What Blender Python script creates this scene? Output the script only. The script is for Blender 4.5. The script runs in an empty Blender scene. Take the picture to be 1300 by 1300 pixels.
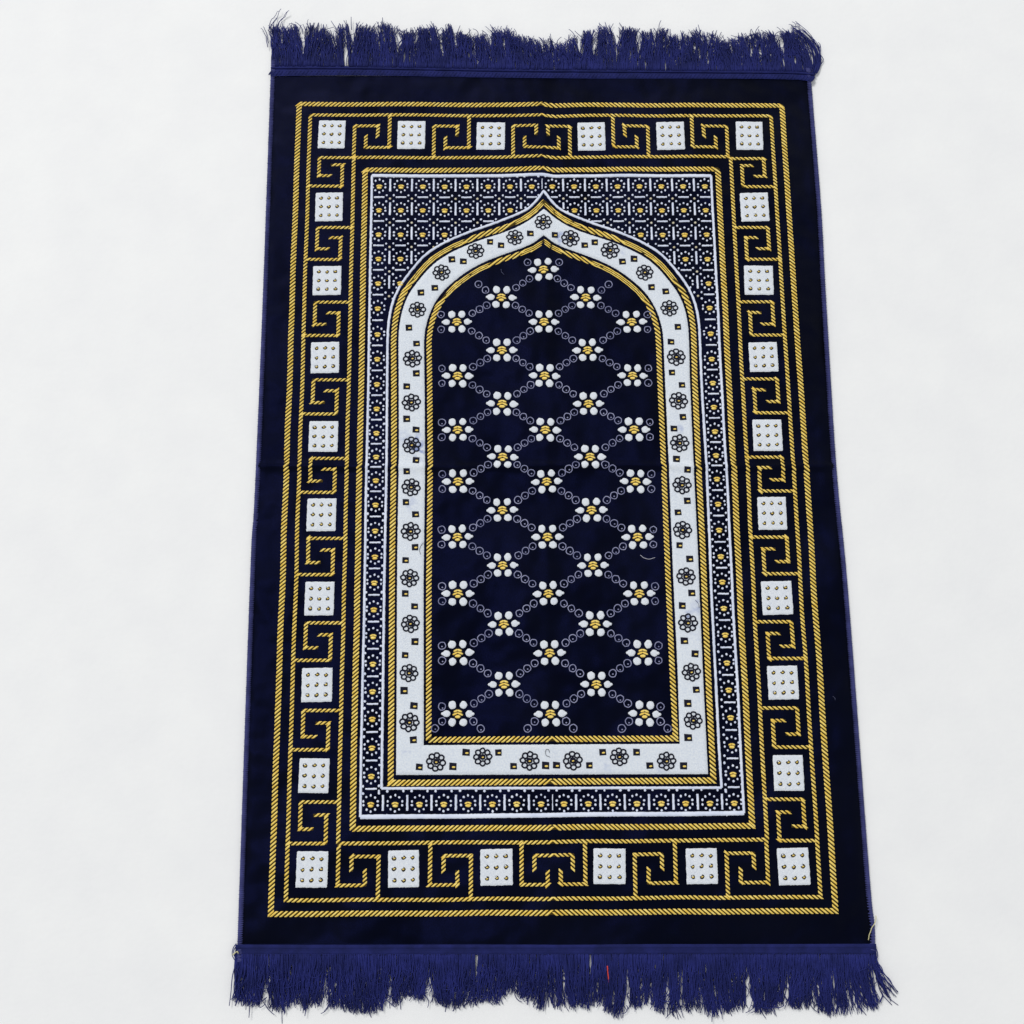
import bpy, math, random
from mathutils import Vector, noise
random.seed(7)
R = random.random
def U(a, b): return a + (b - a) * random.random()

# ------------------------------------------------------------------ scene, camera
sc = bpy.context.scene
COL = sc.collection
F = 1365.0            # focal length in units of 1/1300 of the frame width
TH = math.radians(11) # the camera looks almost straight down at the floor
CH = 1.246            # camera height, metres
ST, CT = math.sin(TH), math.cos(TH)
CAMLOC = (0.0, -CH * ST / CT, CH)
ZR = 0.005            # pile surface above the floor
cam = bpy.data.cameras.new('camera'); camo = bpy.data.objects.new('camera', cam)
COL.objects.link(camo)
camo.location = CAMLOC; camo.rotation_euler = (TH, 0, 0)
cam.sensor_width = 36; cam.lens = 36 * F / 1300; cam.clip_start = 0.05; cam.clip_end = 60
sc.camera = camo

def P(x, y, z=ZR):
    """where a measured point of the flat rug lies on the floor plan (metres)"""
    rx, ru = (x - 650) / F, (650 - y) / F
    dz = -CT + ru * ST
    t = (z - CH) / dz
    return (rx * t, CAMLOC[1] + (ru * CT + ST) * t)
def sx(y):            # metres across / along the rug per measured unit at that row
    return P(651, y)[0] - P(650, y)[0]
def sy(y):
    return P(650, y - .5)[1] - P(650, y + .5)[1]
def PP(pts): return [P(*p) for p in pts]

AX0, AX1 = P(688.4, 95), P(703.6, 1197)
PHI = math.atan2(AX0[0] - AX1[0], AX0[1] - AX1[1])   # the rug lies turned by this little angle
cP, sP = math.cos(-PHI), math.sin(-PHI)
def rot(dx, dy): return (dx * cP - dy * sP, dx * sP + dy * cP)
FOLD_Y = P(690, 592)[1]
def axis_x(Y): return AX1[0] + (AX0[0] - AX1[0]) * (Y - AX1[1]) / (AX0[1] - AX1[1])

def zf(X, Y):
    """height of the cloth: soft waves and the two packing folds"""
    z = ZR + 0.0012 * noise.noise((X * 5, Y * 5, 1.7)) + 0.0006 * noise.noise((X * 16, Y * 16, 5.2))
    fy = FOLD_Y + 0.0012 * math.sin(X * 17)
    z += 0.0024 * math.exp(-((Y - fy) / 0.0046) ** 2)
    ax = axis_x(Y)
    z += 0.0008 * math.exp(-((X - ax - 0.003 * math.sin(Y * 6)) / 0.007) ** 2) * max(0, min(1, (AX0[1] - .02 - Y) / .05, (Y - AX1[1] - .02) / .05))
    return z

# ------------------------------------------------------------------ mesh builder
class MB:
    def __init__(s): s.v = []; s.f = []; s.m = []
    def add(s, vs, fs, mi=0):
        o = len(s.v); s.v += vs
        for f in fs: s.f.append(tuple(i + o for i in f)); s.m.append(mi)
    def build(s, name, mats, parent=None, loc=None, smooth=True):
        me = bpy.data.meshes.new(name)
        me.from_pydata(s.v, [], s.f)
        for m in mats: me.materials.append(m)
        if len(mats) > 1: me.polygons.foreach_set('material_index', s.m)
        me.polygons.foreach_set('use_smooth', [smooth] * len(s.f))
        me.update()
        o = bpy.data.objects.new(name, me); COL.objects.link(o)
        if parent: o.parent = parent
        if loc: o.location = loc
        return o

def stitch(mb, c, d, L, w, h, mi=0, zb=None, flat=False):
    """one satin stitch: a small rounded bead of thread lying along d"""
    dx, dy = d; nx, ny = -dy, dx
    vs = []
    z0 = (0 if flat else zf(*c)) if zb is None else zb
    for u, ww, hh in ((-1, .35, .25), (-.62, .92, .85), (0, 1, 1), (.62, .92, .85), (1, .35, .25)):
        for q, k in ((-1, 0), (-.6, .8), (0, 1), (.6, .8), (1, 0)):
            X = c[0] + dx * u * L / 2 + nx * q * ww * w / 2
            Y = c[1] + dy * u * L / 2 + ny * q * ww * w / 2
            vs.append((X, Y, z0 - .0002 + h * hh * k))
    fs = []
    for i in range(4):
        for j in range(4):
            a = i * 5 + j; fs.append((a, a + 5, a + 6, a + 1))
    fs.append((0, 1, 2, 3, 4)); fs.append((24, 23, 22, 21, 20))
    mb.add(vs, fs, mi)

def slant(mb, c, d, t, L, wt, h, mi=0):
    """a satin stitch inside a gold line: lies along d, its ends cut along the line's edge t"""
    vs = []; z0 = zf(*c)
    for u, ww, hh in ((-1, .8, .15), (-.8, 1, .8), (0, 1, 1), (.8, 1, .8), (1, .8, .15)):
        for q, k in ((-1, 0), (-.6, .8), (0, 1), (.6, .8), (1, 0)):
            X = c[0] + d[0] * u * L / 2 + t[0] * q * ww * wt / 2
            Y = c[1] + d[1] * u * L / 2 + t[1] * q * ww * wt / 2
            vs.append((X, Y, z0 + .0001 + h * hh * k))
    fs = []
    flip = d[0] * t[1] - d[1] * t[0] < 0
    for i in range(4):
        for j in range(4):
            a = i * 5 + j; f = (a, a + 5, a + 6, a + 1); fs.append(f[::-1] if flip else f)
    mb.add(vs, fs, mi)

def dome(mb, c, rx, ry, h, mi=0, n=9, z0=None, jit=0.0, ang=0):
    z = zf(*c) if z0 is None else z0
    ca, sa = math.cos(ang), math.sin(ang)
    vs = []; j = [1 + jit * U(-1, 1) for _ in range(n)]
    for k, hh in ((1, -.0003), (.86, h * .62), (.5, h * .95)):
        for i in range(n):
            a = 2 * math.pi * i / n
            px, py = math.cos(a) * rx * k * j[i], math.sin(a) * ry * k * j[i]
            vs.append((c[0] + px * ca - py * sa, c[1] + px * sa + py * ca, z + hh))
    vs.append((c[0], c[1], z + h))
    fs = []
    for r in range(2):
        for i in range(n):
            a, b = r * n + i, r * n + (i + 1) % n
            fs.append((a, b, b + n, a + n))
    for i in range(n): fs.append((2 * n + i, 2 * n + (i + 1) % n, 3 * n))
    mb.add(vs, fs, mi)

def loop(mb, c, rx, ry, t, h, mi=0, n=14, z0=None, jit=.05, lift=0):
    """a closed loop of thread"""
    z = zf(*c) if z0 is None else z0
    vs = []; j = [1 + jit * U(-1, 1) for _ in range(n)]
    for k, hh in ((-1, -.0002), (-.5, .8 * h), (.5, .8 * h), (1, -.0002)):
        for i in range(n):
            a = 2 * math.pi * i / n
            X, Y = c[0] + math.cos(a) * (rx * j[i] + k * t / 2), c[1] + math.sin(a) * (ry * j[i] + k * t / 2)
            vs.append((X, Y, (zf(X, Y) + lift if z0 is None else z0) + hh))
    fs = []
    for r in range(3):
        for i in range(n):
            a, b = r * n + i, r * n + (i + 1) % n
            fs.append((a, a + n, b + n, b))
    mb.add(vs, fs, mi)

def resample(path, step, closed=False):
    pts = list(path) + ([path[0]] if closed else [])
    out = []
    for a, b in zip(pts, pts[1:]):
        n = max(1, int(math.hypot(b[0] - a[0], b[1] - a[1]) / step))
        for i in range(n): out.append((a[0] + (b[0] - a[0]) * i / n, a[1] + (b[1] - a[1]) * i / n))
    if not closed: out.append(pts[-1])
    return out
def length(path): return sum(math.hypot(b[0] - a[0], b[1] - a[1]) for a, b in zip(path, path[1:]))
def even(path, n):
    """n+1 points evenly spaced along a polyline"""
    L = length(path); out = []; acc = 0; k = 0
    seg = [math.hypot(b[0] - a[0], b[1] - a[1]) for a, b in zip(path, path[1:])]
    for i in range(n + 1):
        t = L * i / n
        while k < len(seg) - 1 and acc + seg[k] < t: acc += seg[k]; k += 1
        u = min(1, max(0, (t - acc) / seg[k])) if seg[k] else 0
        a, b = path[k], path[k + 1]
        out.append((a[0] + (b[0] - a[0]) * u, a[1] + (b[1] - a[1]) * u))
    return out
def spline(pts, n=6):
    """Catmull-Rom through the points"""
    p = [(2 * pts[0][0] - pts[1][0], 2 * pts[0][1] - pts[1][1])] + list(pts) + [(2 * pts[-1][0] - pts[-2][0], 2 * pts[-1][1] - pts[-2][1])]
    out = []
    for i in range(1, len(p) - 2):
        for k in range(n):
            t = k / n; q = []
            for d in (0, 1):
                a, b, c, e = p[i - 1][d], p[i][d], p[i + 1][d], p[i + 2][d]
                q.append(.5 * (2 * b + (c - a) * t + (2 * a - 5 * b + 4 * c - e) * t * t + (3 * b - a - 3 * c + e) * t ** 3))
            out.append(tuple(q))
    out.append(pts[-1]); return out
def offset(path, d):
    """parallel polyline, mitred; positive d lies to the left of travel"""
    out = []
    for i, p in enumerate(path):
        a = path[max(0, i - 1)]; b = path[min(len(path) - 1, i + 1)]
        def nrm(a, b):
            l = math.hypot(b[0] - a[0], b[1] - a[1]) or 1
            return (-(b[1] - a[1]) / l, (b[0] - a[0]) / l)
        n1 = nrm(a, p) if i > 0 else nrm(p, b)
        n2 = nrm(p, b) if i < len(path) - 1 else n1
        mx, my = n1[0] + n2[0], n1[1] + n2[1]
        l = math.hypot(mx, my); mx /= l; my /= l
        k = max(.45, mx * n1[0] + my * n1[1])
        out.append((p[0] + mx * d / k, p[1] + my * d / k))
    return out

def ribbon(mb, path, w, h, mi=0, jit=.00018, step=.0009, closed=False, z0=0.0):
    """a raised woven line with slightly ragged edges"""
    pts = resample(path, step, closed)
    n = len(pts); vs = []; jl = jr = 0
    for i, p in enumerate(pts):
        a = pts[(i - 1) % n] if closed or i > 0 else p
        b = pts[(i + 1) % n] if closed or i < n - 1 else p
        l = math.hypot(b[0] - a[0], b[1] - a[1]) or 1
        nx, ny = -(b[1] - a[1]) / l, (b[0] - a[0]) / l
        if i % 2 == 0: jl, jr = U(-jit, jit), U(-jit, jit)
        z = zf(*p) + z0
        for q, hh in ((-1, -.0003), (-.72, h), (.72, h), (1, -.0003)):
            e = q * w / 2 + (jl if q < 0 else jr)
            vs.append((p[0] + nx * e, p[1] + ny * e, z + hh + (U(-.00008, .00008) if hh > 0 else 0)))
    fs = []
    for i in range(n if closed else n - 1):
        for j in range(3):
            a = i * 4 + j; b = ((i + 1) % n) * 4 + j
            fs.append((a, a + 1, b + 1, b))
    mb.add(vs, fs, mi)

D45 = math.sqrt(.5)
def extend(path, e0, e1):
    def out(a, b, e):
        l = math.hypot(a[0] - b[0], a[1] - b[1]) or 1
        return (a[0] + (a[0] - b[0]) / l * e, a[1] + (a[1] - b[1]) / l * e)
    return [out(path[0], path[1], e0)] + list(path[1:-1]) + [out(path[-1], path[-2], e1)]
def clip(c, d, ll, side):
    """stitches of the two halves meet at the middle axis, never cross it"""
    for e in (-1, 1):
        ex = c[0] + e * d[0] * ll / 2
        over = (ex - axis_x(c[1])) * -side
        over -= .0007
        if over > 0 and ll > .003:
            cut = min(ll - .0025, over / max(.1, abs(d[0])))
            ll -= cut; c = (c[0] - e * d[0] * cut / 2, c[1] - e * d[1] * cut / 2)
    return c, ll
def rope(mb, path, w, pn=.0035, gold=0, base=1):
    """gold line of slanted satin stitches; they lean away from the rug's middle axis on both halves"""
    ribbon(mb, path, w * .88, .0003, base, jit=.0001, step=.003)
    L = length(path)
    acc = U(0, pn)
    seg0 = 0.0
    for a, b in zip(path, path[1:]):
        l = math.hypot(b[0] - a[0], b[1] - a[1])
        if l < 1e-9: continue
        tx, ty = (b[0] - a[0]) / l, (b[1] - a[1]) / l
        while acc < seg0 + l:
            u = acc - seg0
            c = (a[0] + tx * u, a[1] + ty * u)
            side = -1 if c[0] < axis_x(c[1]) else 1
            d = (.766, -side * .643)
            s = abs(tx * d[1] - ty * d[0])
            if s < .27:                             # line and stitch run the same way: long parallel strands
                for lane in (-1, 0, 1):
                    k = U(-.9, .9) * w
                    q = (c[0] - ty * lane * w * .33 + tx * k, c[1] + tx * lane * w * .33 + ty * k)
                    q, l3 = clip(q, (tx, ty), w * 3.4, side)
                    stitch(mb, q, (tx, ty), l3, w * .25, U(.0009, .0011), gold)
                acc += w * 2.0
                continue
            ll = w / s * U(.96, 1.03)
            c, ll = clip(c, d, ll, side)
            slant(mb, c, d, (tx, ty), ll, pn / s * U(.55, .66), U(.0009, .0011), gold)
            acc += pn / s * U(.96, 1.04)
        seg0 += l

def tube(mb, pts, r0, r1, n=4, mi=0):
    """a thin thread through 3-D points"""
    vs = []; N = len(pts)
    for i, p in enumerate(pts):
        a = Vector(pts[max(0, i - 1)]); b = Vector(pts[min(N - 1, i + 1)])
        t = (b - a); t = t.normalized() if t.length > 1e-9 else Vector((0, 1, 0))
        s = t.cross(Vector((0, 0, 1))); s = s.normalized() if s.length > 1e-6 else Vector((1, 0, 0))
        u = s.cross(t)
        r = r0 + (r1 - r0) * i / (N - 1)
        for k in range(n):
            an = 2 * math.pi * k / n
            q = Vector(p) + s * math.cos(an) * r + u * math.sin(an) * r
            vs.append(tuple(q))
    fs = []
    for i in range(N - 1):
        for k in range(n):
            a, b = i * n + k, i * n + (k + 1) % n
            fs.append((a, b, b + n, a + n))
    fs.append(tuple(range(n - 1, -1, -1))); fs.append(tuple((N - 1) * n + k for k in range(n)))
    mb.add(vs, fs, mi)

def drape(o, X, Y, ang, k, lift=0.0, ky=None):
    """lay a motif on the cloth: its mesh follows the soft waves and folds"""
    me = o.data.copy() if o.data.users > 1 else o.data
    o.data = me; ca, sa = math.cos(ang), math.sin(ang); ky = ky or k
    z0 = zf(X, Y)
    for v in me.vertices:
        x, y = v.co.x * k, v.co.y * ky; x, y = x * ca - y * sa, x * sa + y * ca
        v.co = (x, y, v.co.z + zf(X + x, Y + y) - z0 + lift)
    o.location = (X, Y, z0)

# ------------------------------------------------------------------ materials
def mat(name, col, rough=.9, spec=.3, col2=None, nscale=60, bump=0, bscale=900, sheen=0, sheen_tint=(1, 1, 1, 1), rows=0, spec_tint=None, metal=0, lo=.35, hi=.65):
    m = bpy.data.materials.new(name); m.use_nodes = True
    N = m.node_tree.nodes; Lk = m.node_tree.links; b = N['Principled BSDF']
    b.inputs['Base Color'].default_value = (*col, 1); b.inputs['Roughness'].default_value = rough
    b.inputs['Specular IOR Level'].default_value = spec; b.inputs['Metallic'].default_value = metal
    if spec_tint: b.inputs['Specular Tint'].default_value = (*spec_tint, 1)
    if sheen:
        b.inputs['Sheen Weight'].default_value = sheen; b.inputs['Sheen Tint'].default_value = sheen_tint
        b.inputs['Sheen Roughness'].default_value = .45
    tc = N.new('ShaderNodeTexCoord')
    if col2:
        nz = N.new('ShaderNodeTexNoise'); nz.inputs['Scale'].default_value = nscale; nz.inputs['Detail'].default_value = 4
        Lk.new(tc.outputs['Object'], nz.inputs['Vector'])
        rp = N.new('ShaderNodeValToRGB'); rp.color_ramp.elements[0].position = lo; rp.color_ramp.elements[1].position = hi
        rp.color_ramp.elements[0].color = (*col, 1); rp.color_ramp.elements[1].color = (*col2, 1)
        Lk.new(nz.outputs['Fac'], rp.inputs['Fac']); Lk.new(rp.outputs['Color'], b.inputs['Base Color'])
        m['ramp'] = rp.name
    if bump:
        nz = N.new('ShaderNodeTexNoise'); nz.inputs['Scale'].default_value = bscale; nz.inputs['Detail'].default_value = 2
        Lk.new(tc.outputs['Object'], nz.inputs['Vector'])
        h = nz.outputs['Fac']
        if rows:
            wv = N.new('ShaderNodeTexWave'); wv.bands_direction = 'Y'; wv.inputs['Scale'].default_value = rows; wv.inputs['Distortion'].default_value = 2.5; wv.inputs['Detail Scale'].default_value = 3
            Lk.new(tc.outputs['Object'], wv.inputs['Vector'])
            ad = N.new('ShaderNodeMath'); ad.operation = 'MULTIPLY_ADD'; ad.inputs[1].default_value = .55
            Lk.new(wv.outputs['Fac'], ad.inputs[0]); Lk.new(h, ad.inputs[2]); h = ad.outputs[0]
        bp = N.new('ShaderNodeBump'); bp.inputs['Strength'].default_value = bump; bp.inputs['Distance'].default_value = .001
        Lk.new(h, bp.inputs['Height']); Lk.new(bp.outputs['Normal'], b.inputs['Normal'])
    return m

PILE = mat('navy_pile', (.0013, .0017, .0012), .38, .135, (.0024, .0029, .0034), nscale=9, bump=.26, bscale=1100, rows=420, spec_tint=(.10, .14, 1))
BIND = mat('blue_binding_thread', (.028, .032, .13), .7, .3, (.050, .055, .20), nscale=80, bump=.3, bscale=2500, sheen=.06, sheen_tint=(.4, .45, 1, 1))
FRIN = mat('blue_fringe_thread', (.0085, .0130, .098), .7, .2, (.016, .022, .160), nscale=45, sheen=.05, sheen_tint=(.4, .45, 1, 1))
BAND = mat('blue_band_weave', (.0075, .0115, .080), .8, .2, (.013, .018, .125), nscale=70, bump=.5, bscale=1800, rows=300)
WHITE = mat('white_pile', (.76, .81, .90), .95, .15, (.91, .94, .97), nscale=520, lo=.3, hi=.7, bump=.6, bscale=1500, rows=480)
PALE = mat('pale_blue_white_pile', (.62, .67, .82), .95, .15, (.74, .78, .90), nscale=60, bump=.3, bscale=1500)
RING = mat('lavender_thread', (.17, .18, .31), .9, .2, (.33, .34, .50), nscale=90, bump=.3, bscale=2000)
GOLD = mat('gold_thread', (.80, .525, .075), .38, .6, (.92, .71, .20), nscale=260, spec_tint=(1, .88, .5), bump=.15, bscale=4000)
GOLDB = mat('brown_ground_weave', (.055, .036, .004), .9, .2)
STRAW = mat('straw_thread', (.50, .44, .28), .7, .3, (.66, .62, .50), nscale=60)
INK = mat('dark_navy_outline', (.006, .007, .018), .9, .2)

def nap(m, scale, dist):
    N = m.node_tree.nodes; Lk = m.node_tree.links
    fine = next(n for n in N if n.type == 'BUMP')
    tc = N.new('ShaderNodeTexCoord'); nz = N.new('ShaderNodeTexNoise'); nz.inputs['Scale'].default_value = scale; nz.inputs['Detail'].default_value = 3
    b2 = N.new('ShaderNodeBump'); b2.inputs['Strength'].default_value = 1; b2.inputs['Distance'].default_value = dist
    Lk.new(tc.outputs['Object'], nz.inputs['Vector']); Lk.new(nz.outputs['Fac'], b2.inputs['Height']); Lk.new(b2.outputs['Normal'], fine.inputs['Normal'])
nap(PILE, 7, .035)

# dye stains bled into the white band, each where the rug has one
def stain(m, spots):
    N = m.node_tree.nodes; Lk = m.node_tree.links; b = N['Principled BSDF']
    src = N[m['ramp']].outputs['Color']
    tc = N.new('ShaderNodeTexCoord'); nz = N.new('ShaderNodeTexNoise'); nz.inputs['Scale'].default_value = 130; nz.inputs['Detail'].default_value = 5
    Lk.new(tc.outputs['Object'], nz.inputs['Vector'])
    for (x, y, r, k) in spots:
        c = P(x, y)
        d = N.new('ShaderNodeVectorMath'); d.operation = 'DISTANCE'; d.inputs[1].default_value = (c[0], c[1], ZR)
        Lk.new(tc.outputs['Object'], d.inputs[0])
        mr = N.new('ShaderNodeMapRange'); mr.inputs['From Min'].default_value = r; mr.inputs['From Max'].default_value = 0
        mr.inputs['To Max'].default_value = k
        Lk.new(d.outputs['Value'], mr.inputs['Value'])
        pw = N.new('ShaderNodeMapRange'); pw.inputs['From Min'].default_value = .42; pw.inputs['From Max'].default_value = .62
        Lk.new(nz.outputs['Fac'], pw.inputs['Value'])
        mu = N.new('ShaderNodeMath'); mu.operation = 'MULTIPLY'
        Lk.new(mr.outputs[0], mu.inputs[0]); Lk.new(pw.outputs[0], mu.inputs[1])
        mx = N.new('ShaderNodeMix'); mx.data_type = 'RGBA'
        mx.inputs[7].default_value = (.22, .30, .62, 1)
        Lk.new(mu.outputs[0], mx.inputs[0]); Lk.new(src, mx.inputs[6]); src = mx.outputs[2]
    Lk.new(src, b.inputs['Base Color'])
WBAND = mat('white_band_pile', (.75, .81, .91), .95, .15, (.90, .94, .98), nscale=520, lo=.3, hi=.7, bump=.6, bscale=1500, rows=480)
stain(WBAND, [(533, 572, .016, 1.3), (529, 556, .010, .8), (712, 302, .010, 1.2), (708, 310, .008, 1.0), (520, 640, .012, .5), (886, 770, .011, .8), (872, 782, .010, .8),
              (884, 806, .010, .5), (862, 545, .007, .8), (512, 560, .02, .35), (790, 318, .012, .4), (770, 972, .012, .35), (516, 955, .006, .8), (840, 972, .010, .5)])

# ------------------------------------------------------------------ the floor
fm = bpy.data.materials.new('white_floor'); fm.use_nodes = True
N = fm.node_tree.nodes; Lk = fm.node_tree.links; b = N['Principled BSDF']
b.inputs['Roughness'].default_value = .8; b.inputs['Specular IOR Level'].default_value = .15
tc = N.new('ShaderNodeTexCoord'); nz = N.new('ShaderNodeTexNoise'); nz.inputs['Scale'].default_value = 14; nz.inputs['Detail'].default_value = 8; nz.inputs['Roughness'].default_value = .6
rp = N.new('ShaderNodeValToRGB'); rp.color_ramp.elements[0].position = .3; rp.color_ramp.elements[1].position = .7
rp.color_ramp.elements[0].color = (.825, .825, .83, 1); rp.color_ramp.elements[1].color = (.865, .865, .86, 1)
Lk.new(tc.outputs['Object'], nz.inputs['Vector']); Lk.new(nz.outputs['Fac'], rp.inputs['Fac']); Lk.new(rp.outputs['Color'], b.inputs['Base Color'])
n2 = N.new('ShaderNodeTexNoise'); n2.inputs['Scale'].default_value = 160; n2.inputs['Detail'].default_value = 4
bp = N.new('ShaderNodeBump'); bp.inputs['Strength'].default_value = .12; bp.inputs['Distance'].default_value = .002
Lk.new(tc.outputs['Object'], n2.inputs['Vector']); Lk.new(n2.outputs['Fac'], bp.inputs['Height']); Lk.new(bp.outputs['Normal'], b.inputs['Normal'])
mb = MB(); S = 5
mb.add([(-S, -S, 0), (S, -S, 0), (S, S, 0), (-S, S, 0)], [(0, 1, 2, 3)])
fl = mb.build('floor', [fm], smooth=False); fl['kind'] = 'structure'

# ------------------------------------------------------------------ the rug
rug = bpy.data.objects.new('prayer_rug', None); COL.objects.link(rug)
rug.empty_display_size = .1
rug['label'] = 'navy blue fringed prayer rug with gold key border and white arch spread on white floor'
rug['category'] = 'prayer rug'

LEFT = [(344.5, 90), (343.6, 97), (334.3, 360), (326.3, 560), (322, 652), (318.8, 700), (310.7, 926), (301.5, 1197), (301, 1206)]
RIGHT = [(1029, 90), (1029.8, 102), (1042.5, 263), (1048.5, 374), (1061.5, 588), (1075, 730), (1090.6, 933), (1105, 1125), (1110.5, 1175), (1111, 1206)]
L_P, R_P = spline(PP(LEFT), 8), spline(PP(RIGHT), 8)
def at_y(path, Y):
    for a, b in zip(path, path[1:]):
        if (a[1] - Y) * (b[1] - Y) <= 0 and a[1] != b[1]:
            return a[0] + (b[0] - a[0]) * (Y - a[1]) / (b[1] - a[1])
    return path[0][0] if abs(path[0][1] - Y) < abs(path[-1][1] - Y) else path[-1][0]

# pile field: one cloth sheet with rolled edges and a thickness
NX, NY = 190, 420
mb = MB(); vs = []; fs = []
Y0, Y1 = P(690, 96.5)[1], P(690, 1200.5)[1]
us = [0, .004, .010, .018] + [.03 + .94 * i / (NX - 8) for i in range(NX - 7)] + [.982, .990, .996, 1]
nu = len(us)
for j in range(NY + 1):
    Y = Y0 + (Y1 - Y0) * j / NY
    xl, xr = at_y(L_P, Y), at_y(R_P, Y)
    for u in us:
        X = xl + (xr - xl) * u
        e = min(u, 1 - u)
        dz = -.0032 * max(0, 1 - e / .018) ** 2
        vs.append((X, Y, zf(X, Y) + dz))
for j in range(NY):
    for i in range(nu - 1):
        a = j * nu + i; fs.append((a, a + nu, a + nu + 1, a + 1))
o = len(vs)                                        # skirt down to the floor
rim = [j * nu for j in range(NY + 1)] + [NY * nu + i for i in range(1, nu)] + [j * nu + nu - 1 for j in range(NY - 1, -1, -1)] + [i for i in range(nu - 2, 0, -1)]
for k in rim: vs.append((vs[k][0], vs[k][1], .0003))
n = len(rim)
for k in range(n): fs.append((rim[k], rim[(k + 1) % n], o + (k + 1) % n, o + k))
mb.add(vs, fs)
mb.build('pile_field', [PILE], rug)

# side bindings: overlocked edge, a cord wrapped in close stitches
for path, sgn in ((L_P, 1), (R_P, -1)):
    mb = MB()
    pts = [p for p in path if True]
    pts = resample(pts, .004)
    c3 = [(p[0] + sgn * .0016, p[1], .0026 + .0005 * noise.noise((p[0] * 20, p[1] * 20, 3))) for p in pts]
    tube(mb, c3, .0022, .0022, 8)
    for p in resample(path, .0021):
        X = p[0] + sgn * .0024
        stitch(mb, (X, p[1]), (math.cos(.25 * sgn), math.sin(.25 * sgn)), U(.0056, .0066), .0017, .0015, 0, zb=.0041 + U(-.0002, .0003))
    mb.build('side_binding', [BIND], rug)

# ------------------------------------------------------------------ gold frames
W_THICK, W_THIN = .0067, .0047
def frame(TL, TR, BR, BL, wob=1.0):
    """four sides of a frame as gently wandering polylines in plan"""
    cs = [TL, TR, BR, BL]; sides = []
    for k in range(4):
        a, b = cs[k], cs[(k + 1) % 4]; pts = []
        n = 60
        for i in range(n + 1):
            t = i / n; x, y = a[0] + (b[0] - a[0]) * t, a[1] + (b[1] - a[1]) * t
            f = math.sin(math.pi * t) ** .5 * wob
            x += f * (1.1 * noise.noise((x * .012, y * .012, 9.1)))
            y += f * (1.3 * noise.noise((x * .014, y * .014, 4.4)))
            if y < 260: y += 1.4 * math.tanh((x - 694) / 7) * math.exp(-((x - 694) / 38) ** 2)
            pts.append(P(x, y))
        sides.append(pts)
    return sides
FR_OUT = frame((379.8, 131.8), (992.8, 133.9), (1060.6, 1156.5), (343.7, 1160.5))
FR_KO = frame((394, 145.8), (978.9, 147.2), (1041.6, 1138.8), (362.8, 1143))
FR_KI = frame((449.2, 200.2), (927.4, 199), (973.8, 1066), (429.4, 1071))
FR_IN = frame((463.6, 216), (911.2, 215), (955, 1048.5), (447.8, 1052.2))
def build_frame(name, sides, w, parent):
    mb = MB()
    for i, s in enumerate(sides): rope(mb, extend(s, w * .1, w * .1), w * (.9 if i % 2 == 0 else 1))
    return mb.build(name, [GOLD, GOLDB], parent)
build_frame('outer_border', FR_OUT, W_THICK, rug)
key = build_frame('key_border', FR_KO, W_THIN, rug)
build_frame('border_line', FR_KI, W_THIN, key)
build_frame('inner_border', FR_IN, W_THICK * 1.04, rug)

# ------------------------------------------------------------------ white blocks
TOPB = [(421.1, 170.4), (522.2, 171.2), (623, 172.5), (750.9, 173.2), (851.2, 172.5), (951.5, 172.2)]
BOTB = [(396, 1103.8), (512.3, 1103), (630.3, 1100.9), (773.8, 1099.7), (891, 1099.7), (1007.6, 1100)]
LEFB = [TOPB[0], (417.8, 262.8), (415.2, 356.3), (412.5, 453.8), (410.4, 553.8), (408, 653.4), (405.4, 759.8), (402.2, 869.5), (398.6, 984.7), BOTB[0]]
RIGB = [TOPB[5], (958, 262.8), (963.4, 355.6), (969.2, 453.2), (974.3, 552.6), (980.3, 651.6), (986.6, 759), (994, 866.6), (1001, 981.2), BOTB[5]]
BW, BH = 36.2 * sx(171), 36.8 * sy(171)
def block_mesh(name):
    mb = MB(); n = 22; vs = []
    for j in range(n + 1):
        for i in range(n + 1):
            u, v = i / n - .5, j / n - .5
            X, Y = u * BW, v * BH
            e = min(.5 - abs(u), .5 - abs(v))
            if i in (0, n): X += U(-.0004, .0004) + .0006 * noise.noise((v * 6, seed, 0))
            if j in (0, n): Y += U(-.0003, .0003) + .0007 * noise.noise((u * 6, seed, 3))
            vs.append((X, Y, -.0004 if e < 1e-6 else .0005 + U(-.00006, .00006) + .0002 * min(1, e * 10)))
    fs = [(j * (n + 1) + i, j * (n + 1) + i + 1, (j + 1) * (n + 1) + i + 1, (j + 1) * (n + 1) + i) for j in range(n) for i in range(n)]
    mb.add(vs, fs, 0)
    s0, t0 = sx(171), sy(171)
    for dy in (-10.6, 0, 10.6):
        for dx in (-10.4, 0, 10.4):
            cx, cy = (dx + U(-.4, .4)) * s0, (-dy + U(-.4, .4)) * t0
            dome(mb, (cx, cy), 3.0 * s0, 2.7 * t0, .0003, 1, n=8, z0=.0006, jit=.2)
            stitch(mb, (cx + .2 * s0, cy - .1 * t0), (.95, .3), 2.8 * s0, 1.4 * t0, .0005, 2, zb=.0009)
            stitch(mb, (cx - U(.6, 1.3) * s0, cy + U(.9, 1.5) * t0), (.9, .45), U(2, 3) * s0, 1.4 * t0, .0005, 0, zb=.0009)
    o = mb.build(name, [WHITE, INK2, GOLD], key)
    return o
INK2 = mat('dark_brown_thread', (.035, .028, .022), .9, .2)
protos = []
for seed in (1, 2, 3, 4): protos.append(block_mesh('white_block'))
pm = [p.data.copy() for p in protos]
allb = TOPB + BOTB + LEFB[1:-1] + RIGB[1:-1]
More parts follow.
